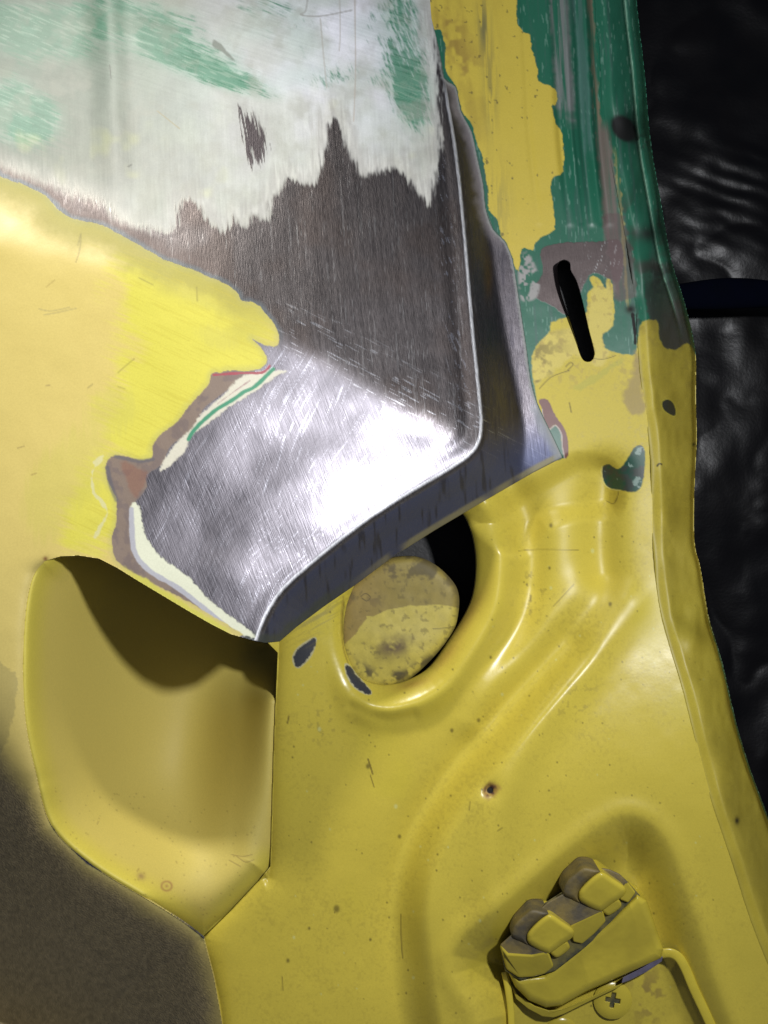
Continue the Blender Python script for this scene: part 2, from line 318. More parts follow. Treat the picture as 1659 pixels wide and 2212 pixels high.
P.lay(patch([(262, 1000), (300, 1010), (318, 1026), (300, 1070), (285, 1066)], 6, 5)*0.45, (128, 78, 56), 0.5)
CR = [(282, 1095), (287, 1185), (315, 1229), (375, 1264), (420, 1296), (480, 1344), (540, 1378), (548, 1370), (500, 1333), (450, 1293), (410, 1249), (360, 1213), (330, 1183), (311, 1144), (301, 1092)]
P.lay(patch(CR, 2, 2.2, 3), (206, 208, 184), 0.55)
P.lay(line([(284, 1100), (289, 1185), (318, 1229), (378, 1266), (423, 1300), (485, 1350)], 5.5, 1.5, 2), (164, 164, 170), 0.5)
CR2 = [(618, 802), (583, 800), (525, 812), (500, 834), (480, 857), (437, 892), (415, 924), (380, 957), (355, 994), (345, 1016), (362, 1010), (400, 974), (412, 944), (450, 914), (500, 876), (560, 840), (592, 814)]
P.lay(patch(CR2, 2, 2.5, 3), (196, 192, 174), 0.55)
P.lay(line([(590, 797), (552, 834), (528, 846), (500, 865), (462, 889), (421, 927), (407, 949)], 4.2, 1.2, 1.5), (60, 132, 100), 0.5)
P.lay(line([(540, 822), (500, 850), (470, 872)], 1.2, 0.9, 1.5), (150, 120, 118), 0.5)
yel = ss(-1.6, 1.6, yf+rag*2.2+rag2*1.4)
P.lay(yel, (200, 181, 104), 0.42)  # paler than the jamb yellow: gloss sheen put into the colour
P.lay(yel*0.0, (0, 0, 0))
lemon = np.clip(gauss(440, 740, 190, 150, 10)+gauss(330, 930, 120, 120)+gauss(200, 1120, 90, 90)+0.8*gauss(350, 620, 150, 60, 28), 0, 1)
P.lay(yel*ss(0.3, 0.75, lemon+0.5*(fbm(60, 105, 3)-0.5)+0.4*(streak(20, 60, 4, 107, 2)-0.5)), (198, 190, 70), 0.6)
P.lay(yel*ss(34, 6, yf+rag*6)*ss(850, 700, V)*ss(600, 300, U+0*V+200)*0.45, (208, 200, 96), 0.55)
P.lay(yel*ss(85, 20, yf+rag*10+20*(fbm(70, 330, 3)-0.5))*ss(790, 640, V)*0.85, (150, 142, 62), 0.58)  # shade above the crease painted in as a darker olive band
P.lay(yel*ss(16, 0, yf+rag*4)*0.35, (150, 150, 96), 0.6)
sand = np.clip(gauss(95, 1090, 60, 110)+gauss(180, 1000, 70, 100)+gauss(250, 880, 60, 60)+gauss(470, 730, 60, 30, 20)+0.8*gauss(420, 640, 120, 24, 24), 0, 1)
P.lay(yel*ss(0.55, 0.75, streak(24, 60, 2.4, 109, 2))*ss(0.25, 0.7, lemon)*0.3, (176, 162, 44), 0.55)
P.lay(yel*ss(0.35, 0.8, sand*0.8+0.6*(streak(88, 60, 5, 111, 2)-0.3)*sand)*0.45, (184, 176, 78), 0.6)
P.lay(line([(205, 1000), (222, 985), (200, 1020), (203, 1065), (222, 1085), (232, 1110), (216, 1140), (205, 1160)], 3.5, 1.5, 5)*0.7, (196, 192, 150), 0.6)
P.lay(line([(583, 790), (566, 805), (520, 806), (462, 810)], 2.4, 1.0, 1.2), (150, 66, 76), 0.5)
P.lay(line([(249, 986), (300, 996), (330, 992)], 4, 2, 1)*0.6+line([(232, 1010), (240, 1050), (252, 1080)], 5, 2.5, 1)*0.6, (84, 86, 94), 0.5, 0.2)
P.lay(ss(13, 6, np.abs(field(RLIP, closed=False, margin=30)-2)+rag*5)*ss(250, 300, U)*ss(505, 480, U)*ss(-10, 4, field(RLIP, closed=False, margin=30)), (188, 182, 76), 0.6)
for pts, c in [([(84, 667), (110, 672), (150, 664)], (150, 140, 96)), ([(95, 680), (120, 676), (165, 666)], (150, 140, 96)), ([(300, 600), (330, 615)], (120, 112, 50)), ([(425, 620), (426, 650)], (110, 100, 40)), ([(255, 805), (272, 790), (290, 775)], (120, 110, 40)),
               ([(168, 530), (175, 505), (172, 540), (164, 566)], (110, 100, 50)), ([(100, 620), (118, 605)], (150, 130, 70)), ([(190, 838), (200, 830)], (120, 110, 70)), ([(100, 833), (108, 832)], (120, 100, 70)), ([(38, 968), (52, 964)], (130, 110, 70)), ([(68, 1026), (78, 1022)], (130, 100, 60)), ([(255, 835), (270, 840)], (140, 130, 60))]:
    hair(P, pts, 1.3, c, 0.45)
P.lay(patch([(-20, 1440), (15, 1440), (38, 1465), (28, 1540), (10, 1610), (-20, 1620)], 8, 2.5, 3)*0.55, (150, 138, 84), 0.6)
P.lay(gauss(98, 1207, 5, 5)*0.9, (120, 70, 40), 0.6)
# shade below the body crease, painted on the yellow as gritty grey-brown
shade_grit = ss(-10, 50, tail+rag*6+26*(fbm(90, 120, 2)-0.5))*ss(1380, 1720, V+0.6*U)
P.lay(shade_grit, (166, 148, 106), 0.38)
P.g = shade_grit
P.c *= (1+shade_grit*(fbm(6, 121, 2)-0.5)*0.7)[..., None]
# -- recess paint
R_ = Paint((194, 176, 88), 0.62)
R_.lay(ss(60, 10, rb)*0.5, (206, 194, 60), 0.4)
R_.lay(gauss(305, 1893, 9, 8, 30)*0.7, (140, 110, 80), 0.5); rr = np.hypot((U-360), (V-1914)*1.1)
R_.lay(np.exp(-((rr-11)/2.6)**2)*0.7+np.exp(-(rr/4)**2)*0.7, (150, 105, 70), 0.5)
for pts in [[(512, 1850), (530, 1862), (548, 1857)], [(500, 1846), (525, 1850), (545, 1846)], [(495, 1858), (520, 1872)], [(296, 1882), (300, 1876)], [(210, 1780), (213, 1774)]]: hair(R_, pts, 0.8, (130, 105, 60), 0.6)
# -- jamb paint
J = Paint(YEL, 0.26)
J.lay(ss(0.5, 0.8, fbm(180, 131, 3))*0.35, (188, 176, 50), 0.3)
J.r += 0.20*ss(1100, 980, V)+0.16*ss(1500, 1250, V)*ss(1050, 1150, U)+0.03
J.tint(0.90+0.2*fbm(300, 340, 4))
J.lay(ss(0.50, 0.9, fbm(5, 342, 2)*0.6+fbm(90, 343, 3)*0.4)*0.35, (140, 124, 52), 0.35)
topz = ss(-6, 6, 700-V+0*U)
topgreen = ss(-2, 2, field([(860, -400), (1700, -400), (1700, 760), (1540, 790), (1492, 745), (1480, 742), (1460, 755), (1440, 752), (1426, 735), (1422, 700), (1416, 690), (1394, 692), (1382, 705), (1374, 755), (1366, 767), (1320, 760), (1303, 742), (1302, 722), (1324, 704), (1327, 660),
      (1322, 615), (1310, 594), (1309, 625), (1296, 606), (1282, 597), (1274, 604), (1282, 620), (1269, 634), (1269, 672), (1254, 680), (1229, 684), (1190, 697), (1189, 714), (1174, 730), (1152, 760), (1149, 780), (1152, 820), (1160, 868), (1150, 900), (1040, 900), (960, 600)], margin=60, n=2)+rag*2.5+rag2*1.5)
J.lay(topgreen, (30, 92, 70), 0.42)
J.lay(topgreen*ss(0.55, 0.8, streak(86, 120, 6, 133, 3))*0.5, (58, 84, 78), 0.5)
J.lay(topgreen*ss(0.74, 0.82, streak(85, 26, 3, 135, 2))*0.3, (130, 165, 150), 0.5)
def vband(x0, x1, wd, col, a, y0, y1, seed, rough=0.5, metal=0.0, lean=0.07):
    xc = (x0+x1)/2+(V*lean)
    J.lay(ss(wd, wd*0.45, np.abs(U-xc)+rag*5)*ss(0.25, 0.6, streak(86, 160, 7, seed, 3))*ss(y0-20, y0+20, V)*ss(y1+30, y1-30, V+rag*20)*a, col, rough, metal)
vband(1190, 1222, 26, (112, 116, 114), 0.95, -400, 250, 141)
vband(1236, 1262, 16, (70, 104, 96), 0.8, -400, 330, 142)
vband(1266, 1280, 9, (104, 96, 76), 1.0, -400, 300, 143)
vband(1276, 1284, 22, (98, 90, 82), 1.0, 270, 640, 144, lean=0.085)
vband(1298, 1306, 6, (150, 140, 80), 0.8, 330, 660, 145, lean=0.085)
def Jp(t, pts, col, amp=2.5, rough=0.5, metal=0.0, a=1.0, soft=1.2):
    J.lay(patch(Z(t, pts), amp, soft)*a, col, rough, metal)
steel = [(1166, 548), (1180, 532), (1225, 524), (1290, 522), (1336, 518), (1346, 560), (1338, 610), (1312, 600), (1286, 590), (1268, 604), (1250, 640), (1250, 668), (1224, 682), (1196, 664), (1156, 642), (1150, 622), (1172, 590)]
J.lay(patch(steel, 2.5, 1.3), (92, 82, 80), 0.42, 0.55)
J.lay(patch(steel, 2.5, 1.3)*ss(0.72, 0.84, streak(105, 26, 2, 147, 2))*0.6*ss(1240, 1290, U), (190, 190, 188), 0.3, 0.9)
J.lay(ss(-3, 3, field([(1300, 470), (1345, 470), (1366, 560), (1372, 640), (1330, 640), (1318, 560)], margin=40)+rag*10)*0.6, (84, 62, 62), 0.55)
J.lay(ss(0.48, 0.6, fbm(18, 151, 3))*ss(-4, 4, field([(1120, 560), (1140, 545), (1165, 600), (1160, 640), (1140, 650), (1124, 640)], margin=30)), (142, 140, 136), 0.5)
Y1 = [(935, -400), (1110, -400), (1115, 0), (1125, 62), (1145, 76), (1150, 112), (1162, 150), (1163, 176), (1199, 192), (1202, 225), (1192, 231), (1200, 268), (1214, 288), (1217, 370), (1197, 381), (1190, 405), (1196, 460), (1198, 494), (1175, 509), (1156, 524), (1150, 541), (1128, 538),
      (1120, 585), (1108, 560), (1095, 525), (1081, 506), (1075, 475), (1056, 452), (1055, 415), (1045, 350), (1031, 310), (1020, 270), (997, 236), (985, 186), (963, 152), (962, 100), (950, 64), (930, 60), (928, 0)]
y1 = patch(Y1, 2.2, 1.1, 1.4)
J.lay(y1, (190, 170, 66), 0.42)
J.lay(y1*ss(0.42, 0.75, fbm(70, 153, 4)*0.6+0.4*streak(84, 120, 9, 154, 2))*ss(1130, 1000, U+0*V)*0.55, (150, 128, 50), 0.5)
J.lay(y1*np.clip(gauss(1045, 60, 12, 60, 0)+0.6*gauss(1060, 190, 14, 90, 0)+0.4*gauss(1075, 440, 26, 70), 0, 1)*ss(0.35, 0.6, streak(88, 70, 4, 155, 2))*0.8, (92, 92, 66), 0.5)
J.lay(y1*ss(0.76, 0.82, fbm(11, 157, 3))*0.7, (78, 72, 40), 0.6)
J.lay(y1*ss(0.5, 0.7, fbm(30, 158, 3))*np.clip(gauss(975, 60, 26, 50)+gauss(1000, 150, 40, 60), 0, 1)*0.6, (122, 92, 44), 0.6)
# worn yellow under the slot
wz = ss(-4, 6, field([(1146, 780), (1175, 725), (1260, 690), (1280, 620), (1320, 620), (1322, 740), (1300, 790), (1240, 770), (1200, 800), (1158, 830)], margin=50)+rag*8)
J.lay(wz*(1-topgreen)*0.6, (196, 180, 96), 0.55)
J.lay(wz*(1-topgreen)*ss(0.42, 0.6, fbm(22, 161, 4))*ss(1260, 1150, U)*0.8, (112, 98, 50), 0.6)
J.lay((1-topgreen)*ss(900, 780, V)*ss(0.6, 0.75, fbm(12, 163, 3))*0.5, (150, 130, 70), 0.6)
Jp(T4, [(1035, 560), (1075, 480), (1085, 400), (1110, 430), (1120, 560), (1125, 640), (1080, 660), (1050, 620)], (136, 116, 66), 10, 0.55, 0, 0.75, 6)
Jp(T4, [(668, 602), (708, 600), (742, 670), (788, 740), (797, 830), (780, 850), (768, 800), (765, 745), (742, 708), (712, 726), (692, 705), (683, 640)], (104, 68, 62), 1, 0.5)
Jp(T4, [(630, 620), (668, 640), (690, 705), (712, 728), (742, 710), (766, 748), (768, 800), (778, 850), (720, 860), (680, 800), (640, 740), (600, 700)], (26, 84, 64), 2, 0.45)
J.lay(line(Z(T4, [(683, 640), (692, 705), (712, 728), (742, 710), (766, 748), (770, 800), (780, 850)]), 1.3, 0.8, 0.8), (160, 150, 140), 0.5)
GP = [(943, 888), (972, 878), (1000, 896), (1022, 893), (1050, 855), (1080, 808), (1110, 795), (1126, 822), (1124, 930), (1104, 985), (1070, 998), (1020, 990), (980, 984), (952, 962), (940, 915)]
Jp(T4, GP, (28, 70, 56), 1, 0.5)
J.lay(patch(Z(T4, GP), 1)*ss(0.4, 0.6, fbm(24, 165, 3))*0.7, (62, 58, 56), 0.5)
J.lay(patch(Z(T4, GP), 1)*ss(0.64, 0.7, fbm(14, 166, 3))*0.8, (130, 150, 140), 0.5)
J.lay(line(Z(T4, [(943, 888), (940, 915), (952, 962), (980, 984), (1020, 990)]), 1.2, 0.8, 0.3)*0.8, (210, 200, 120), 0.4)
for col, pts in [((58, 60, 64), [(1270, 640), (1295, 605), (1355, 568), (1362, 585), (1343, 640), (1303, 684), (1283, 692), (1269, 670)]), ((62, 64, 70), [(1494, 680), (1520, 700), (1560, 750), (1602, 800), (1580, 806), (1530, 775), (1500, 725)])]:
    m = patch(Z(T5, pts), 3.5, 1.0, 1.5); J.lay(ss(-3.4, -1.5, field(Z(T5, pts), margin=20)), (178, 172, 130), 0.4); J.lay(m, col, 0.4, 0.3)
hair(J, [(742, 1290), (737, 1340), (742, 1400), (752, 1432)], 1.6, (150, 130, 50), 0.8); hair(J, [(744, 1300), (740, 1345), (745, 1395)], 0.8, (70, 62, 30), 0.8)
J.lay(ss(0.45, 0.7, streak(150, 40, 4, 171, 3))*gauss(690, 1330, 70, 36, -35)*0.7, (140, 128, 56), 0.5)
J.lay(gauss(1010, 1330, 16, 70, 30)*0.5+gauss(960, 1420, 40, 14, -45)*0.4+gauss(890, 1478, 40, 10, -15)*0.5, (150, 108, 52), 0.4)
rr = np.hypot(U-1059, V-1707); J.lay(ss(26, 12, rr+rag*10)*0.75, (142, 104, 58), 0.6); J.lay(ss(18, 10, rr+rag*5)*ss(0.4, 0.6, fbm(7, 173, 2)), (96, 66, 50), 0.7); J.lay(ss(8.5, 6.5, rr), (14, 12, 10), 0.8)
J.lay(ss(0.60, 0.72, fbm(9, 175, 3))*np.clip(gauss(1150, 1290, 14, 60, -5)+0.5*gauss(1180, 1270, 50, 20)+0.5*gauss(1250, 1520, 60, 60)+0.5*gauss(700, 1560, 60, 60), 0, 1)*0.8, (120, 106, 50), 0.5)
J.lay(ss(0.5, 0.7, fbm(40, 177, 3))*np.clip(gauss(1260, 1880, 110, 12, -38)+gauss(1090, 2010, 90, 10, -38), 0, 1)*0.5, (140, 126, 70), 0.55)
J.lay(ss(0.52, 0.66, fbm(20, 178, 3))*np.clip(gauss(1400, 2150, 40, 60), 0, 1)*0.7, (120, 96, 54), 0.7)
RS = np.random.RandomState(11)
for x, y, s_ in [(1190, 1135, 4), (1187, 1227, 3), (1190, 1270, 3), (1318, 1305, 4), (1280, 1190, 4), (1085, 1500, 3), (976, 1578, 4), (1034, 1556, 4), (727, 1963, 7), (795, 1655, 5), (855, 1742, 4), (863, 1807, 4), (622, 2075, 4), (1060, 1420, 3), (925, 1858, 2), (968, 1830, 2), (1037, 1989, 3), (893, 2112, 3), (668, 2005, 3), (635, 2025, 3), (800, 2030, 3), (690, 1575, 4), (1075, 1970, 2), (1155, 1815, 2), (1120, 2010, 3)]+[(RS.uniform(620, 1560), RS.uniform(1100, 2200), RS.uniform(1.0, 2.2)) for _ in range(240)]:
    m = gauss_local = None
    c0 = int((x-us[0]-14)/G); c1 = c0+14; r0 = int((y-vs[0]-14)/G); r1 = r0+14
    if r1 >= NV or c1 >= NU: continue
    uu, vv = U[r0:r1, c0:c1], V[r0:r1, c0:c1]
    mk = (np.exp(-(np.hypot(uu-x, (vv-y)*0.8)/s_)**4)*0.75)[..., None]
    J.c[r0:r1, c0:c1] = J.c[r0:r1, c0:c1]*(1-mk)+lin(*((90, 80, 36) if RS.rand() < 0.8 else (190, 190, 120)))*mk
for _ in range(150):
    x, y, s_ = RS.uniform(110, 570), RS.uniform(1700, 2000), RS.uniform(0.9, 1.7)
    c0 = int((x-us[0]-8)/G); r0 = int((y-vs[0]-8)/G); sl = np.s_[r0:r0+9, c0:c0+9]
    mk = (np.exp(-(np.hypot(U[sl]-x, V[sl]-y)/s_)**2)*0.6)[..., None]; R_.c[sl] = R_.c[sl]*(1-mk)+lin(120, 96, 50)*mk
for pts, wd in [([(795, 1640), (800, 1655), (805, 1672)], 1.6), ([(624, 1548), (621, 1562)], 1.5), ([(866, 1975), (867, 2030), (870, 2070)], 0.9), ([(1015, 1732), (1014, 1750)], 0.8), ([(1075, 1795), (1085, 1788)], 0.8), ([(1328, 1085), (1334, 1072), (1336, 1062)], 0.7), ([(1310, 1082), (1325, 1088), (1334, 1075)], 0.7),
                ([(1165, 840), (1190, 815), (1230, 800)], 0.8), ([(1222, 792), (1232, 783), (1238, 788), (1226, 800)], 0.9), ([(1262, 770), (1300, 776), (1330, 768)], 0.7), ([(1120, 1190), (1160, 1187), (1250, 1188)], 0.5), ([(1230, 870), (1234, 890)], 1.2), ([(610, 2110), (611, 2140)], 0.7), ([(800, 1675), (808, 1700)], 0.9), ([(1195, 1310), (1240, 1262)], 0.6)]:
    hair(J, pts, wd, (104, 90, 40), 0.8)
J.lay(patch(Z(T4, [(820, 545), (870, 520), (930, 480), (990, 440), (1040, 415), (1030, 430), (960, 490), (880, 540), (840, 555)]), 6, 3)*0.25, (120, 140, 60), 0.5)
# flange paint (same fields, own wear plus painted-in shade)
F = Paint(YEL, 0.4)
F.c = J.c.copy(); F.r = J.r.copy()+0.1; F.m = J.m.copy()
fy = 1-topgreen
F.lay(fy*0.55, (146, 134, 46), 0.5)  # darker yellow stands in for shade on the turned-away flange
F.lay(fy*ss(7, 3, ed)*ss(700, 800, V)*0.7, (206, 190, 90), 0.4)
F.lay(fy*ss(0.4, 0.8, fbm(90, 181, 4))*0.5, (150, 136, 44), 0.5)
F.lay(fy*ss(0.45, 0.85, fbm(120, 183, 3, U*1.6, V*0.7))*0.4, (120, 108, 46), 0.6)
F.lay(topgreen*ss(500, 700, V)*ss(-5, 5, field([(1420, 560), (1478, 640), (1500, 760), (1440, 760), (1424, 730), (1400, 660), (1390, 600)], margin=60)+rag*10)*0.8, (70, 62, 60), 0.5, 0.3)
F.lay(topgreen*ss(380, 500, V)*ss(0.4, 0.62, fbm(50, 185, 3))*0.8, (58, 56, 50), 0.55)
F.lay(topgreen*ss(10, 3, ed)*0.6, (40, 110, 84), 0.4)
F.lay(ss(3.2, 1.2, np.abs(ed-26)+rag*1)*topgreen*ss(700, 600, V)*0.9, (140, 185, 160), 0.3)
F.lay(np.clip(gauss(1350, 275, 26, 28)+gauss(1385, 305, 20, 12, 30)*ss(.4, .5, fbm(10, 4, 2)), 0, 1)*0.9, (12, 14, 12), 0.7)
m = field(Z(T4, [(1202, 610), (1225, 598), (1248, 612), (1260, 645), (1256, 668), (1232, 660), (1208, 640)]), margin=20); F.lay(ss(-2.6, -1, m), (170, 160, 60), 0.4); F.lay(ss(-1, 1, m), (44, 46, 38), 0.5)
F.lay(line(Z(T4, [(1180, 885), (1190, 875), (1200, 878)]), 1.6), (40, 34, 20), 0.6); F.lay(gauss(1499, 960, 4, 4)+gauss(1592, 1773, 5, 8), (30, 26, 14), 0.6)
F.lay(ss(1.25, 0.85, np.hypot((U-1348-0.35*(V-278))/25, (V-278)/27)+rag2*0.06), (8, 9, 8), 0.8)
F.lay(np.clip(gauss(1398, 505, 26, 18)+gauss(1425, 600, 30, 40)*ss(.3, .6, fbm(22, 411, 3)), 0, 1)*0.85, (30, 28, 26), 0.6)
F.lay(gauss(1368, 690, 16, 20)*ss(0.35, 0.55, fbm(9, 187, 2)), (22, 16, 12), 0.7)
J.lay(np.clip(line([(1366, 680), (1371, 710), (1372, 742)], 3.5, 1.2, 2)+gauss(1362, 668, 12, 10), 0, 1), (20, 15, 12), 0.8)
F.lay(ss(5, 2.5, ed+rag*1.5)*(1-topgreen)*0.9*ss(1280, 1400, V), (36, 96, 74), 0.5)
# ------------------------------------------------------------------ materials
def nodes(name):
    m = bpy.data.materials.new(name); m.use_nodes = True; nt = m.node_tree; b_ = nt.nodes['Principled BSDF']
    return m, nt, b_
def add(nt, t, **k):
    n = nt.nodes.new(t)
    for a, v in k.items(): setattr(n, a, v)
    return n
def math_(nt, op, a, b=None):
    n = add(nt, 'ShaderNodeMath', operation=op)
    for i, x in enumerate((a, b)):
        if x is None: continue
        if isinstance(x, (int, float)): n.inputs[i].default_value = x
        else: nt.links.new(x, n.inputs[i])
    return n.outputs[0]
def noise(nt, scale, det=3, map_=None, rot=0):
    tc = add(nt, 'ShaderNodeTexCoord'); n = add(nt, 'ShaderNodeTexNoise'); n.inputs['Scale'].default_value = scale; n.inputs['Detail'].default_value = det
    if map_:
        r = add(nt, 'ShaderNodeMapping'); r.inputs['Rotation'].default_value = (0, math.radians(rot), 0); nt.links.new(tc.outputs['Object'], r.inputs[0])
        mp = add(nt, 'ShaderNodeMapping'); mp.inputs['Scale'].default_value = map_; nt.links.new(r.outputs[0], mp.inputs[0]); nt.links.new(mp.outputs[0], n.inputs['Vector'])
    else: nt.links.new(tc.outputs['Object'], n.inputs['Vector'])
    return n.outputs['Fac']
def sheet_material(name):
    m, nt, b_ = nodes(name)
    ca = add(nt, 'ShaderNodeAttribute', attribute_name='paint'); pa = add(nt, 'ShaderNodeAttribute', attribute_name='surface')
    sp = add(nt, 'ShaderNodeSeparateColor'); nt.links.new(pa.outputs['Color'], sp.inputs[0])
    rough, metal, shade_grit = sp.outputs[0], sp.outputs[1], sp.outputs[2]; low = pa.outputs['Alpha']
    fine = noise(nt, 1400, 3)
    sA = noise(nt, 1, 3, (2600, 1000, 90), 6); sB = noise(nt, 1, 3, (1900, 1000, 110), 22)
    mx = add(nt, 'ShaderNodeMix'); nt.links.new(low, mx.inputs[0]); nt.links.new(sA, mx.inputs[2]); nt.links.new(sB, mx.inputs[3]); scr_ = mx.outputs[0]
    # colour: slight grain in the paint
    g = math_(nt, 'ADD', math_(nt, 'MULTIPLY', fine, 0.22), 0.89)
    mul = add(nt, 'ShaderNodeMix', data_type='RGBA', blend_type='MULTIPLY'); mul.inputs[0].default_value = 1
    nt.links.new(ca.outputs['Color'], mul.inputs[6])
    cc = add(nt, 'ShaderNodeCombineColor'); [nt.links.new(g, cc.inputs[i]) for i in range(3)]; nt.links.new(cc.outputs[0], mul.inputs[7])
    nt.links.new(mul.outputs[2], b_.inputs['Base Color'])
    nt.links.new(metal, b_.inputs['Metallic'])
    r2 = math_(nt, 'ADD', rough, math_(nt, 'MULTIPLY', math_(nt, 'SUBTRACT', scr_, 0.5), math_(nt, 'MULTIPLY', metal, 0.35)))
    nt.links.new(r2, b_.inputs['Roughness'])
    peel = math_(nt, 'MULTIPLY', noise(nt, 330, 2), 0.16)
    hgt = math_(nt, 'ADD', math_(nt, 'MULTIPLY', scr_, math_(nt, 'ADD', math_(nt, 'MULTIPLY', metal, math_(nt, 'SUBTRACT', 0.7, math_(nt, 'MULTIPLY', low, 0.32))), 0.05)), math_(nt, 'MULTIPLY', noise(nt, 900, 2), math_(nt, 'ADD', math_(nt, 'MULTIPLY', shade_grit, 2.2), 0.06)))
    bp = add(nt, 'ShaderNodeBump'); bp.inputs['Strength'].default_value = 0.5; bp.inputs['Distance'].default_value = 0.00035
    nt.links.new(math_(nt, 'ADD', hgt, peel), bp.inputs['Height']); nt.links.new(bp.outputs[0], b_.inputs['Normal'])
    return m
MAT_SKIN = sheet_material('layered_paint_and_bare_steel')
def simple(name, col, rough, metal=0, var=None, vs_=60, bump=0.2, col2=None, thr=(0.4, 0.65)):
    m, nt, b_ = nodes(name)
    n = noise(nt, vs_, 5); rp = add(nt, 'ShaderNodeValToRGB'); nt.links.new(n, rp.inputs[0])
    rp.color_ramp.elements[0].position = thr[0]; rp.color_ramp.elements[1].position = thr[1]
    c = lin(*col); c2 = lin(*(col2 or tuple(int(x*0.86) for x in col)))
    rp.color_ramp.elements[0].color = (*c, 1); rp.color_ramp.elements[1].color = (*c2, 1)
    nt.links.new(rp.outputs[0], b_.inputs['Base Color']); b_.inputs['Roughness'].default_value = rough; b_.inputs['Specular IOR Level'].default_value = 0.5; b_.inputs['Metallic'].default_value = metal
    bp = add(nt, 'ShaderNodeBump'); bp.inputs['Strength'].default_value = bump; bp.inputs['Distance'].default_value = 0.0004
    nt.links.new(noise(nt, 500, 4), bp.inputs['Height']); nt.links.new(bp.outputs[0], b_.inputs['Normal'])
    return m
M_YEL = simple('yellow_enamel', (192, 175, 60), 0.24, vs_=40, bump=0.16, col2=(172, 156, 54))
M_GRIME = simple('grimy_yellow_enamel', (112, 98, 56), 0.6, vs_=130, bump=0.5, col2=(78, 72, 58))
M_DIRT = simple('dark_grease', (62, 62, 44), 0.7, vs_=200, bump=0.6, col2=(104, 96, 48))
M_VIOLET = simple('bare_plate_edge', (150, 144, 168), 0.4, metal=0.5, vs_=200)
M_BLACK = simple('cavity_shade_black', (10, 9, 10), 0.5, vs_=300, bump=0.3, col2=(16, 14, 15))  # near-black colour stands in for the shade inside hole and slot
M_PLUG = None
# ------------------------------------------------------------------ sheet builder
ROOT = bpy.data.objects.new('car_body', None); C.objects.link(ROOT); ROOT.location = (0, 0.06, 0.75)
ROOT['label'] = 'yellow car body corner with sanded filler, bare steel corner and green-yellow door pillar'
ROOT['category'] = 'car body'
def link_part(name, me, parent, label=None):
    o = bpy.data.objects.new(name, me); C.objects.link(o); o.parent = parent
    if parent:
        o.matrix_parent_inverse.identity()
        base = parent.location.copy() if parent.parent is None else parent['_w']
        from mathutils import Vector
        me.transform(__import__('mathutils').Matrix.Translation(-Vector(base)))
    if label: o['label'] = label
    return o
def sheet(name, H, clip, paint, mat, low=None, thick=7, label=None, parent=None):
    # clip > 0 is kept; vertices just outside are pulled on to the outline
    gy, gx = np.gradient(clip, G); n2 = gx*gx+gy*gy+1e-6
    inside = clip > 0
    quad = (inside[:-1, :-1].astype(np.int8)+inside[1:, :-1]+inside[:-1, 1:]+inside[1:, 1:]) > 0
    used = np.zeros(U.shape, bool)
    for a, b_ in ((0, 0), (1, 0), (0, 1), (1, 1)): used[a:NV-1+a, b_:NU-1+b_] |= quad
    out = used & ~inside
    t = np.where(out, np.clip(-clip, 0, 1.45*G), 0)
    n = np.sqrt(n2)
    UU = U+np.where(out, t*gx/n, 0); VV = V+np.where(out, t*gy/n, 0)
    HH = H.astype(np.float32)
    idx = np.full(U.shape, -1, np.int64); nvt = int(used.sum()); idx[used] = np.arange(nvt)
    k = (D-HH)/D
    X = (UU-CU)*S*k; Y = -HH*S; Zc = 1.0+(CV-VV)*S*k
    co_ = np.stack([X[used], Y[used], Zc[used]], 1).astype(np.float32)
    q = np.stack([idx[:-1, :-1][quad], idx[1:, :-1][quad], idx[1:, 1:][quad], idx[:-1, 1:][quad]], 1)
    # skirt: boundary edges extruded back as the sheet's thickness
    e = np.concatenate([q[:, [0, 1]], q[:, [1, 2]], q[:, [2, 3]], q[:, [3, 0]]])
    key = np.minimum(e[:, 0], e[:, 1])*(nvt+1)+np.maximum(e[:, 0], e[:, 1])
    uq, inv, cnt = np.unique(key, return_inverse=True, return_counts=True)
    be = e[cnt[inv] == 1]
    bv = np.unique(be); m2 = np.full(nvt, -1, np.int64); m2[bv] = nvt+np.arange(len(bv))
    cb = co_[bv].copy(); cb[:, 1] += thick*S
    co_all = np.concatenate([co_, cb]); sk = np.stack([be[:, 1], be[:, 0], m2[be[:, 0]], m2[be[:, 1]]], 1)
    faces = np.concatenate([q, sk])
    me = bpy.data.meshes.new(name)
    me.vertices.add(len(co_all)); me.vertices.foreach_set('co', co_all.ravel())
    me.loops.add(faces.size); me.loops.foreach_set('vertex_index', faces.ravel().astype(np.int32))
    me.polygons.add(len(faces)); me.polygons.foreach_set('loop_start', np.arange(0, faces.size, 4, dtype=np.int32))
    me.update(calc_edges=True)
    me.polygons.foreach_set('use_smooth', np.concatenate([np.ones(len(q), bool), np.zeros(len(sk), bool)]))
    a = me.color_attributes.new('paint', 'FLOAT_COLOR', 'POINT'); d = np.ones((len(co_all), 4), np.float32)
    d[:nvt, :3] = paint.c[used]; d[nvt:, :3] = d[bv, :3]; a.data.foreach_set('color', d.ravel())
    a = me.color_attributes.new('surface', 'FLOAT_COLOR', 'POINT'); d = np.zeros((len(co_all), 4), np.float32)
    d[:nvt, 0] = paint.r[used]; d[:nvt, 1] = paint.m[used]; d[:nvt, 2] = paint.g[used]
    d[:nvt, 3] = (low[used] if low is not None else 0); d[nvt:] = d[bv]
    a.data.foreach_set('color', d.ravel())
    me.materials.append(mat)
    # normals taken from the pressed shape so that adjoining sheets flow into each other
    o = link_part(name, me, parent or ROOT, label)
    return o
cskin = field(SKIN, margin=60, n=3, smooth=False)
crec = field(RECESS, margin=60, smooth=False)
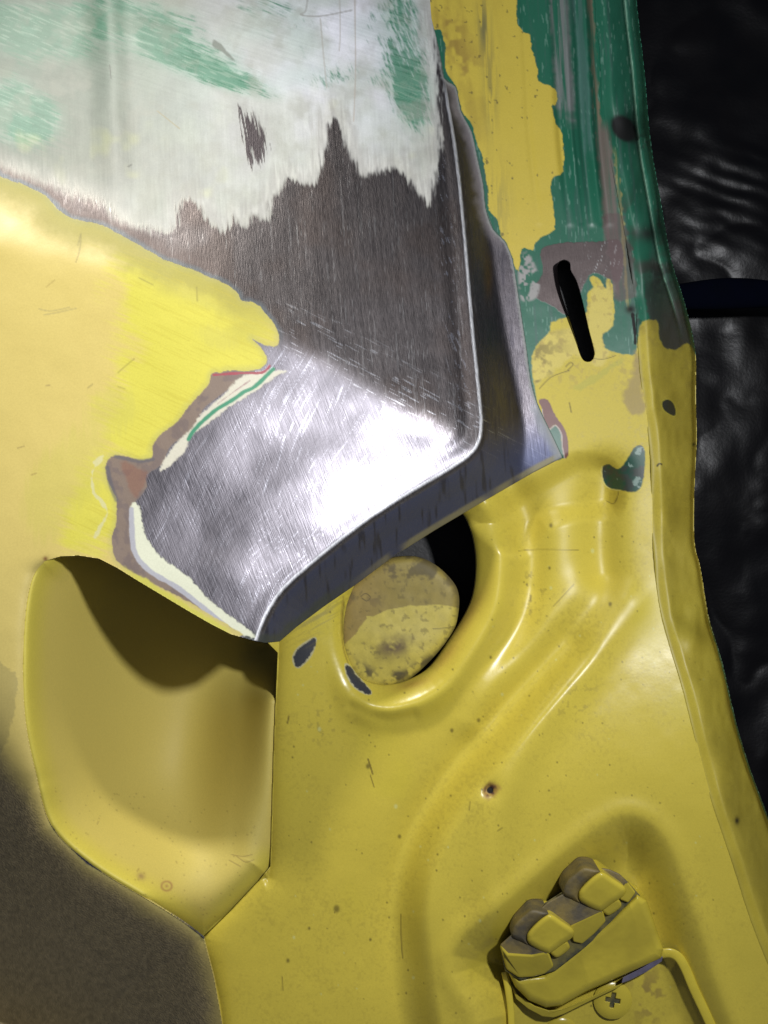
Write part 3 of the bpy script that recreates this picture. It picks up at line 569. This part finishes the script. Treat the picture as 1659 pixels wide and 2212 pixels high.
hj = field(JAMB, margin=60, smooth=False); hh = -field(HOLE, margin=60, n=6); sl_ = -field(SLOT, margin=60)
cjamb = np.minimum(np.minimum(hj, hh), sl_)
FL = CREASE+EDGE[::-1]
cfl = field(FL, margin=60, smooth=True, n=3)+rag2*0.6+3.0*ss(30, 50, ed)
Hr_b = Hr+0*U
sheet('outer_panel', Hs, cskin, P, MAT_SKIN, lowpatch, label='sanded outer panel: pale green-white filler, steel with painted-in reflections (dark above, bright on the ground corner), yellow left side')
sheet('recess', Hr_b, np.maximum(crec, -60)+1.6, R_, MAT_SKIN, label='deep yellow pocket in shadow under the lip')
sheet('door_jamb', Hj, cjamb, J, MAT_SKIN)
sheet('edge_flange', Hf, cfl, F, MAT_SKIN, label='crinkled dented flange along the outer edge')
# ------------------------------------------------------------------ plug inside the hole
def grid_of(arr_clip): pass
DISC = [(869, 1202), (909, 1205), (943, 1222), (971, 1247), (988, 1273), (992, 1307), (983, 1356), (960, 1392), (920, 1437), (877, 1472), (835, 1486), (795, 1484), (762, 1466), (740, 1425), (732, 1384), (732, 1333), (745, 1280), (778, 1245), (825, 1212)]
df = field(DISC, margin=60)
PP = Paint((142, 126, 58), 0.6)
lowhalf = ss(-1, 1, field([(700, 1420), (746, 1390), (769, 1369), (776, 1356), (792, 1336), (791, 1330), (805, 1332), (835, 1318), (877, 1310), (885, 1307), (900, 1309), (943, 1306), (966, 1308), (1010, 1318), (1010, 1500), (700, 1500)], smooth=False, margin=60)+rag2*0.8)
PP.lay(lowhalf, (186, 170, 74), 0.55)
PP.lay((1-lowhalf)*ss(0.5, 0.64, fbm(30, 201, 4))*ss(1330, 1250, V+0.2*(U-900)+0*V)*0.7, (70, 62, 46), 0.7)
PP.lay((1-lowhalf)*ss(880, 760, U)*0.35, (150, 120, 70), 0.7)
PP.lay(gauss(850, 1398, 42, 22, -12)*ss(0.25, 0.6, fbm(22, 203, 4))*0.95, (84, 66, 52), 0.7)
PP.lay(np.clip(gauss(900, 1440, 70, 10, -32)+gauss(790, 1450, 40, 14, 30)+gauss(858, 1458, 12, 10), 0, 1)*ss(0.38, 0.55, fbm(18, 205, 4))*0.9, (66, 58, 42), 0.7)
PP.lay(ss(9, 0, df+rag*5)*0.5, (84, 74, 46), 0.7)
PP.tint(0.84+0.3*fbm(14, 390, 4))
PP.lay(ss(0.62, 0.74, fbm(10, 207, 3))*0.5, (104, 92, 50), 0.7)
hair(PP, [(780, 1288), (790, 1282), (800, 1290), (792, 1298), (782, 1292)], 0.8, (60, 50, 30)); hair(PP, [(935, 1358), (960, 1357), (985, 1353)], 0.7, (70, 60, 30))
Hp = Hj*0-137-0.05*(U-860)+8*np.exp(-(((U-860)/90)**2+((V-1400)/60)**2))-18*np.exp(-np.maximum(df, 0)/7)+1.5*(fbm(30, 209, 2)-0.5)
sheet('blanking_plug', Hp, df, PP, MAT_SKIN, thick=30, label='stained round yellow plug set inside the hole')
# tube wall behind the hole and dark backing behind hole and slot
def tube_wall(name, outline, h0, h1, mat, parent, grow=1.0):
    pts = smooth_poly(outline, True, 5); c = pts.mean(0); bm = bmesh.new(); rings = []
    for h, g in ((h0, 1.0), ((h0+h1)/2, grow), (h1, grow)):
        rings.append([bm.verts.new(W(*(c+(p-c)*g), h)) for p in pts])
    n = len(pts)
    for a, b_ in zip(rings, rings[1:]):
        for i in range(n): f = bm.faces.new((a[i], a[(i+1) % n], b_[(i+1) % n], b_[i])); f.smooth = True
    f = bm.faces.new(rings[-1])
    me = bpy.data.meshes.new(name); bm.to_mesh(me); bm.free(); me.materials.append(mat)
    return link_part(name, me, parent)
tube_wall('hole_cavity', HOLE, -142, -360, M_BLACK, ROOT, 1.12)
slot_o = tube_wall('slot_pocket', SLOT, -182, -270, M_BLACK, ROOT, 1.02)
# ------------------------------------------------------------------ door striker
OFF = float(-150-Hj[int((2080-vs[0])/G), int((1290-us[0])/G)])-34
def zz(x, y): return (995.4+x*0.34, 1791.7+y*0.34)
def facets(name, fs, back, mats, parent, bevel=2.5, label=None, seg=3):
    # fs: list of (material index, [(x, y, h), ...]) in the plane of the close-up; outline walls run back to `back`
    bm = bmesh.new(); vd = {}
    def vt(x, y, h):
        kx = (x, y)
        if kx not in vd: vd[kx] = bm.verts.new(W(*zz(x, y), h-OFF))
        return vd[kx]
    for mi, pts in fs:
        f = bm.faces.new([vt(*p) for p in pts[::-1]]); f.material_index = mi
    bmesh.ops.recalc_face_normals(bm, faces=bm.faces)
    bed = [e for e in bm.edges if len(e.link_faces) == 1]
    mi_of = {e: e.link_faces[0].material_index for e in bed}
    inv = {v: k for k, v in vd.items()}; bk = {}
    cx = sum(k[0] for k in vd)/len(vd); cy = sum(k[1] for k in vd)/len(vd)
    for e in bed:
        for v in e.verts:
            if v not in bk:
                x, y = inv[v]; bk[v] = bm.verts.new(W(*zz(cx+(x-cx)*0.99, cy+(y-cy)*0.99), back-OFF-30))
    for e in bed:
        a, b_ = e.verts; f = bm.faces.new((a, b_, bk[b_], bk[a])); f.material_index = mi_of[e]
    bmesh.ops.recalc_face_normals(bm, faces=bm.faces)
    for f in bm.faces: f.smooth = True
    me = bpy.data.meshes.new(name); bm.to_mesh(me); bm.free()
    for m in mats: me.materials.append(m)
    o = link_part(name, me, parent, label)
    if bevel:
        md = o.modifiers.new('bevel', 'BEVEL'); md.width = bevel*S; md.segments = seg; md.limit_method = 'ANGLE'; md.angle_limit = math.radians(14)
        wn = o.modifiers.new('normals', 'WEIGHTED_NORMAL')
    return o
def pillow(name, pts, back, R, mat, parent, label=None, step=1.1, dome=0.0):
    pz = np.array([zz(x, y) for x, y, h in pts]); hs__ = np.array([p[2] for p in pts])-OFF
    A = np.c_[pz, np.ones(len(pz))]; cf = np.linalg.lstsq(A, hs__, rcond=None)[0]
    op = smooth_poly(pz, True, 4) if name != 'housing' else pz; x0, y0 = op.min(0)-3; x1, y1_ = op.max(0)+3
    uu, vv = np.meshgrid(np.arange(x0, x1, step), np.arange(y0, y1_, step)); d, ins = _dist(op, uu, vv, True); sd = np.where(ins, d, -d)
    gy, gx = np.gradient(sd, step); inside = sd > 0
    quad = (inside[:-1, :-1].astype(int)+inside[1:, :-1]+inside[:-1, 1:]+inside[1:, 1:]) > 0
    used = np.zeros(uu.shape, bool); a0, b0 = uu.shape
    for a, b_ in ((0, 0), (1, 0), (0, 1), (1, 1)): used[a:a0-1+a, b_:b0-1+b_] |= quad
    t = np.where(used & ~inside, np.clip(-sd, 0, 1.5*step), 0); n = np.sqrt(gx*gx+gy*gy)+1e-6; uu = uu+t*gx/n; vv = vv+t*gy/n
    dd = np.clip(sd, 0, R); h = cf[0]*uu+cf[1]*vv+cf[2]-R+np.sqrt(np.maximum(R*R-(R-dd)**2, 0))+dome*np.clip(sd, 0, 40)/40+0.6*(fbm(16, 400, 2, uu, vv)-0.5)
    bm = bmesh.new(); vd = {}
    for i, j in zip(*np.nonzero(used)): vd[(i, j)] = bm.verts.new(W(float(uu[i, j]), float(vv[i, j]), float(h[i, j])))
    for i, j in zip(*np.nonzero(quad)): bm.faces.new((vd[(i, j)], vd[(i+1, j)], vd[(i+1, j+1)], vd[(i, j+1)])).smooth = True
    be = [e for e in bm.edges if len(e.link_faces) == 1]; bk = {}
    for e in be:
        for v in e.verts:
            if v not in bk: bk[v] = bm.verts.new((v.co.x, -(back-OFF-30)*S, v.co.z))
    for e in be:
        a, b_ = e.verts; bm.faces.new((b_, a, bk[a], bk[b_])).smooth = True
    bmesh.ops.recalc_face_normals(bm, faces=bm.faces)
    me = bpy.data.meshes.new(name); bm.to_mesh(me); bm.free(); me.materials.append(mat)
    return link_part(name, me, parent, label)
YG = [M_YEL, M_GRIME, M_DIRT, M_VIOLET]
striker = bpy.data.objects.new('door_striker', None); C.objects.link(striker); striker.parent = ROOT
from mathutils import Vector
wpos = Vector(W(1215, 2030, -150)); striker.location = wpos-ROOT.location; striker['_w'] = list(wpos)
striker['label'] = 'yellow painted block striker with two rollers and grimy top'
# dirty bed the blocks sit on
facets('bed', [(2, [(250, 760, -92), (480, 500, -92), (700, 360, -92), (860, 250, -92), (1040, 310, -92), (1140, 420, -92), (1150, 470, -96), (600, 900, -96), (380, 960, -96), (280, 900, -94)])], -150, YG, striker, 3)
# housing: sloping front face, rounded lower shoulder
pillow('housing', [(590, 872, -84), (760, 735, -84), (950, 580, -84), (1120, 412, -84), (1182, 450, -90), (1288, 760, -106), (1272, 818, -114), (1060, 915, -116), (800, 1030, -116), (640, 1120, -118), (540, 1132, -120), (430, 1085, -122), (345, 1000, -118), (292, 890, -108), (375, 940, -92), (530, 922, -86)], -150, 17, M_YEL, striker)
facets('base_plate', [(0, [(292, 930, -140), (360, 1050, -138), (470, 1120, -136), (560, 1150, -136), (640, 1140, -136), (830, 1060, -136), (1030, 975, -136), (1010, 1000, -139), (830, 1085, -139), (660, 1170, -139), (590, 1195, -141), (520, 1188, -141), (430, 1140, -141), (350, 1075, -143)]),
                      ], -160, YG, striker, 2)
facets('plate_edge', [(3, [(1030, 940, -134), (1150, 880, -132), (1284, 805, -130), (1278, 838, -138), (1180, 905, -138), (1070, 960, -140), (1020, 978, -140)])], -158, YG, striker, 1.5)
facets('end_block', [(1, [(245, 735, -70), (330, 660, -62), (420, 715, -62), (560, 782, -62), (450, 800, -64), (300, 790, -66)]),
                     (0, [(245, 735, -70), (300, 790, -66), (450, 800, -64), (560, 782, -62), (592, 868, -80), (530, 918, -84), (460, 935, -86), (370, 942, -88), (288, 888, -86)])], -100, YG, striker, 5)
facets('middle_block', [(1, [(495, 510, -66), (560, 455, -66), (665, 400, -64), (820, 455, -64), (905, 520, -64), (700, 615, -64), (590, 550, -65)]),
                        (0, [(905, 520, -64), (922, 582, -82), (850, 660, -86), (770, 728, -88), (712, 712, -84), (700, 615, -64)])], -100, YG, striker, 4)
facets('end_block', [(1, [(850, 240, -70), (940, 250, -68), (1010, 282, -66), (1062, 335, -66), (1040, 360, -66), (900, 300, -68)]),
                     (0, [(1040, 360, -66), (1062, 335, -66), (1112, 400, -78), (1062, 466, -84), (1012, 446, -82), (1000, 400, -72)])], -100, YG, striker, 4)
def roller(dx, dy, dh=0):
    q = lambda L: [(x+dx, y+dy, h+dh) for x, y, h in L]
    pillow('roller', q([(430, 650, -36), (490, 585, -33), (545, 545, -32), (582, 542, -32), (640, 580, -33), (706, 625, -38), (722, 660, -44), (700, 695, -48), (640, 735, -52), (575, 782, -54), (545, 785, -54), (490, 762, -52), (432, 725, -48), (420, 690, -42)]), -96, 13, M_YEL, striker, 'glossy yellow front cap of a roller')
    pillow('roller_back', q([(322, 655, -50), (345, 595, -46), (400, 545, -43), (448, 510, -41), (500, 512, -40), (560, 538, -38), (492, 585, -40), (436, 640, -43), (420, 700, -52), (430, 735, -56), (380, 712, -56), (332, 690, -54)]), -96, 11, M_GRIME, striker)
    pillow('stem', q([(570, 770, -70), (660, 712, -70), (692, 740, -74), (680, 770, -78), (620, 812, -80), (590, 805, -80)]), -96, 6, M_YEL, striker)
roller(0, 0)
roller(328, -268)
# straps either side and two cross-head screws
def strap(pts, wd, h0, h1, name='strap', thick=14):
    p = smooth_poly([zz(*q) for q in pts], False, 6); bm = bmesh.new(); prev = None; n = len(p)
    for i, (u, v) in enumerate(p):
        t = p[min(i+1, n-1)]-p[max(i-1, 0)]; t = t/np.hypot(*t); nx, ny = -t[1]*wd/2, t[0]*wd/2; h = h0+(h1-h0)*i/(n-1)
        row = [bm.verts.new(W(u+nx*a, v+ny*a, h+dh)) for a, dh in ((-1, -thick), (-1, -2), (-0.7, 0), (0.7, 0), (1, -2), (1, -thick))]
        if prev:
            for k_ in range(5): f = bm.faces.new((prev[k_], prev[k_+1], row[k_+1], row[k_])); f.smooth = True
        prev = row
    bmesh.ops.recalc_face_normals(bm, faces=bm.faces)
    me = bpy.data.meshes.new(name); bm.to_mesh(me); bm.free(); me.materials.append(M_YEL)
    return link_part(name, me, striker)
strap([(1270, 790), (1330, 785), (1385, 815), (1430, 890), (1480, 1010), (1560, 1180), (1640, 1360)], 21, -134-OFF, -122-OFF)
strap([(278, 905), (300, 1010), (318, 1150), (325, 1300), (335, 1420)], 15, -134-OFF, -122-OFF)
def screw(x, y, r, a, h):
    u0, v0 = zz(x, y); bm = bmesh.new(); N = 48; rings = []
    ca, sa = math.cos(a), math.sin(a)
    # dish-headed disc with a sunk cross
    m = 97; L = np.linspace(-1, 1, m); grid = {}
    for i, yy in enumerate(L):
        for j, xx in enumerate(L):
            rr_ = math.hypot(xx, yy)
            if rr_ > 1.0: continue
            px, py = xx*ca+yy*sa, -xx*sa+yy*ca
            arm = max(0, 1-max(abs(px)/0.42, abs(py)/0.13)**4)+max(0, 1-max(abs(py)/0.42, abs(px)/0.13)**4)
            hh_ = h+8*(1-rr_**4)-6*min(1, arm*1.6)
            grid[(i, j)] = bm.verts.new(W(u0+xx*r, v0+yy*r, hh_))
    for i in range(m-1):
        for j in range(m-1):
            k_ = [(i, j), (i+1, j), (i+1, j+1), (i, j+1)]
            if all(q in grid for q in k_):
                f = bm.faces.new([grid[q] for q in k_]); f.smooth = True
                xx = (L[j]+L[j+1])/2; yy = (L[i]+L[i+1])/2; px, py = xx*ca+yy*sa, -xx*sa+yy*ca
                if (abs(px) < 0.38 and abs(py) < 0.11) or (abs(py) < 0.38 and abs(px) < 0.11): f.material_index = 1
    me = bpy.data.meshes.new('screw'); bm.to_mesh(me); bm.free(); me.materials.append(M_YEL); me.materials.append(M_DIRT)
    return link_part('screw', me, striker)
screw(965, 1085, 42, math.radians(10), -176-OFF)
screw(640, 1300, 38, math.radians(30), -180-OFF)
# ------------------------------------------------------------------ backdrop: crumpled black plastic sheet and a blue hose
g2 = 6.0; bu = np.arange(-1100, 2800, g2, dtype=np.float32); bv_ = np.arange(-900, 3100, g2, dtype=np.float32)
BU, BV = np.meshgrid(bu, bv_)
hb = -1120+80*(fbm(420, 301, 3, BU, BV)-0.5)+22*np.abs(fbm(190, 303, 3, BU, BV)-0.5)*2+0.8*np.abs(fbm(36, 305, 3, BU+30*fbm(60, 306, 2, BU, BV), BV)-0.5)*2
wz2 = np.exp(-(((BU-1590)/120)**2+((BV-420)/110)**2))
hb += wz2*1.8*(0.4+fbm(50, 309, 2, BU, BV))*np.sin((BV*0.9-BU*0.35)/5.5+3*fbm(60, 307, 2, BU, BV))
n0, n1 = BU.shape; k = (D-hb)/D
cb = np.stack([(BU-CU)*S*k, -hb*S, 1+(CV-BV)*S*k], -1).reshape(-1, 3).astype(np.float32)
ii = np.arange(n0*n1).reshape(n0, n1)
q = np.stack([ii[:-1, :-1], ii[1:, :-1], ii[1:, 1:], ii[:-1, 1:]], -1).reshape(-1, 4)
me = bpy.data.meshes.new('plastic_sheet'); me.vertices.add(len(cb)); me.vertices.foreach_set('co', cb.ravel())
me.loops.add(q.size); me.loops.foreach_set('vertex_index', q.ravel().astype(np.int32)); me.polygons.add(len(q)); me.polygons.foreach_set('loop_start', np.arange(0, q.size, 4, dtype=np.int32))
me.update(calc_edges=True); me.polygons.foreach_set('use_smooth', np.ones(len(q), bool))
M_PL = simple('black_plastic', (4, 4, 6), 0.34, vs_=30, bump=0.25, col2=(9, 8, 9))
M_PL.node_tree.nodes['Principled BSDF'].inputs['Specular IOR Level'].default_value = 0.22
me.materials.append(M_PL); o = bpy.data.objects.new('plastic_sheet', me); C.objects.link(o)
o['label'] = 'crumpled glossy black plastic sheet hanging behind the car body'; o['category'] = 'plastic sheet'
bm = bmesh.new(); prev = None
for i in range(61):
    u = 1180+i*20; v = 640+8*math.sin(i*0.22); ring = []
    for j in range(20):
        a = j/20*2*math.pi; ring.append(bm.verts.new(((u-CU)*S*1.4, (930+20*math.sin(a))*S, 1+(CV-v+(30+4*math.sin(i*0.4))*math.cos(a))*S*1.4)))
    if prev:
        for j in range(20): f = bm.faces.new((prev[j], prev[(j+1) % 20], ring[(j+1) % 20], ring[j])); f.smooth = True
    prev = ring
bmesh.ops.recalc_face_normals(bm, faces=bm.faces)
me = bpy.data.meshes.new('hose'); bm.to_mesh(me); bm.free(); me.materials.append(simple('navy_rubber', (1, 3, 15), 0.9, vs_=60, col2=(1, 3, 12)))
me.materials[0].node_tree.nodes['Principled BSDF'].inputs['Specular IOR Level'].default_value = 0.05; o = bpy.data.objects.new('hose', me); C.objects.link(o); o['label'] = 'dark navy blue hose running behind the green flange'; o['category'] = 'hose'
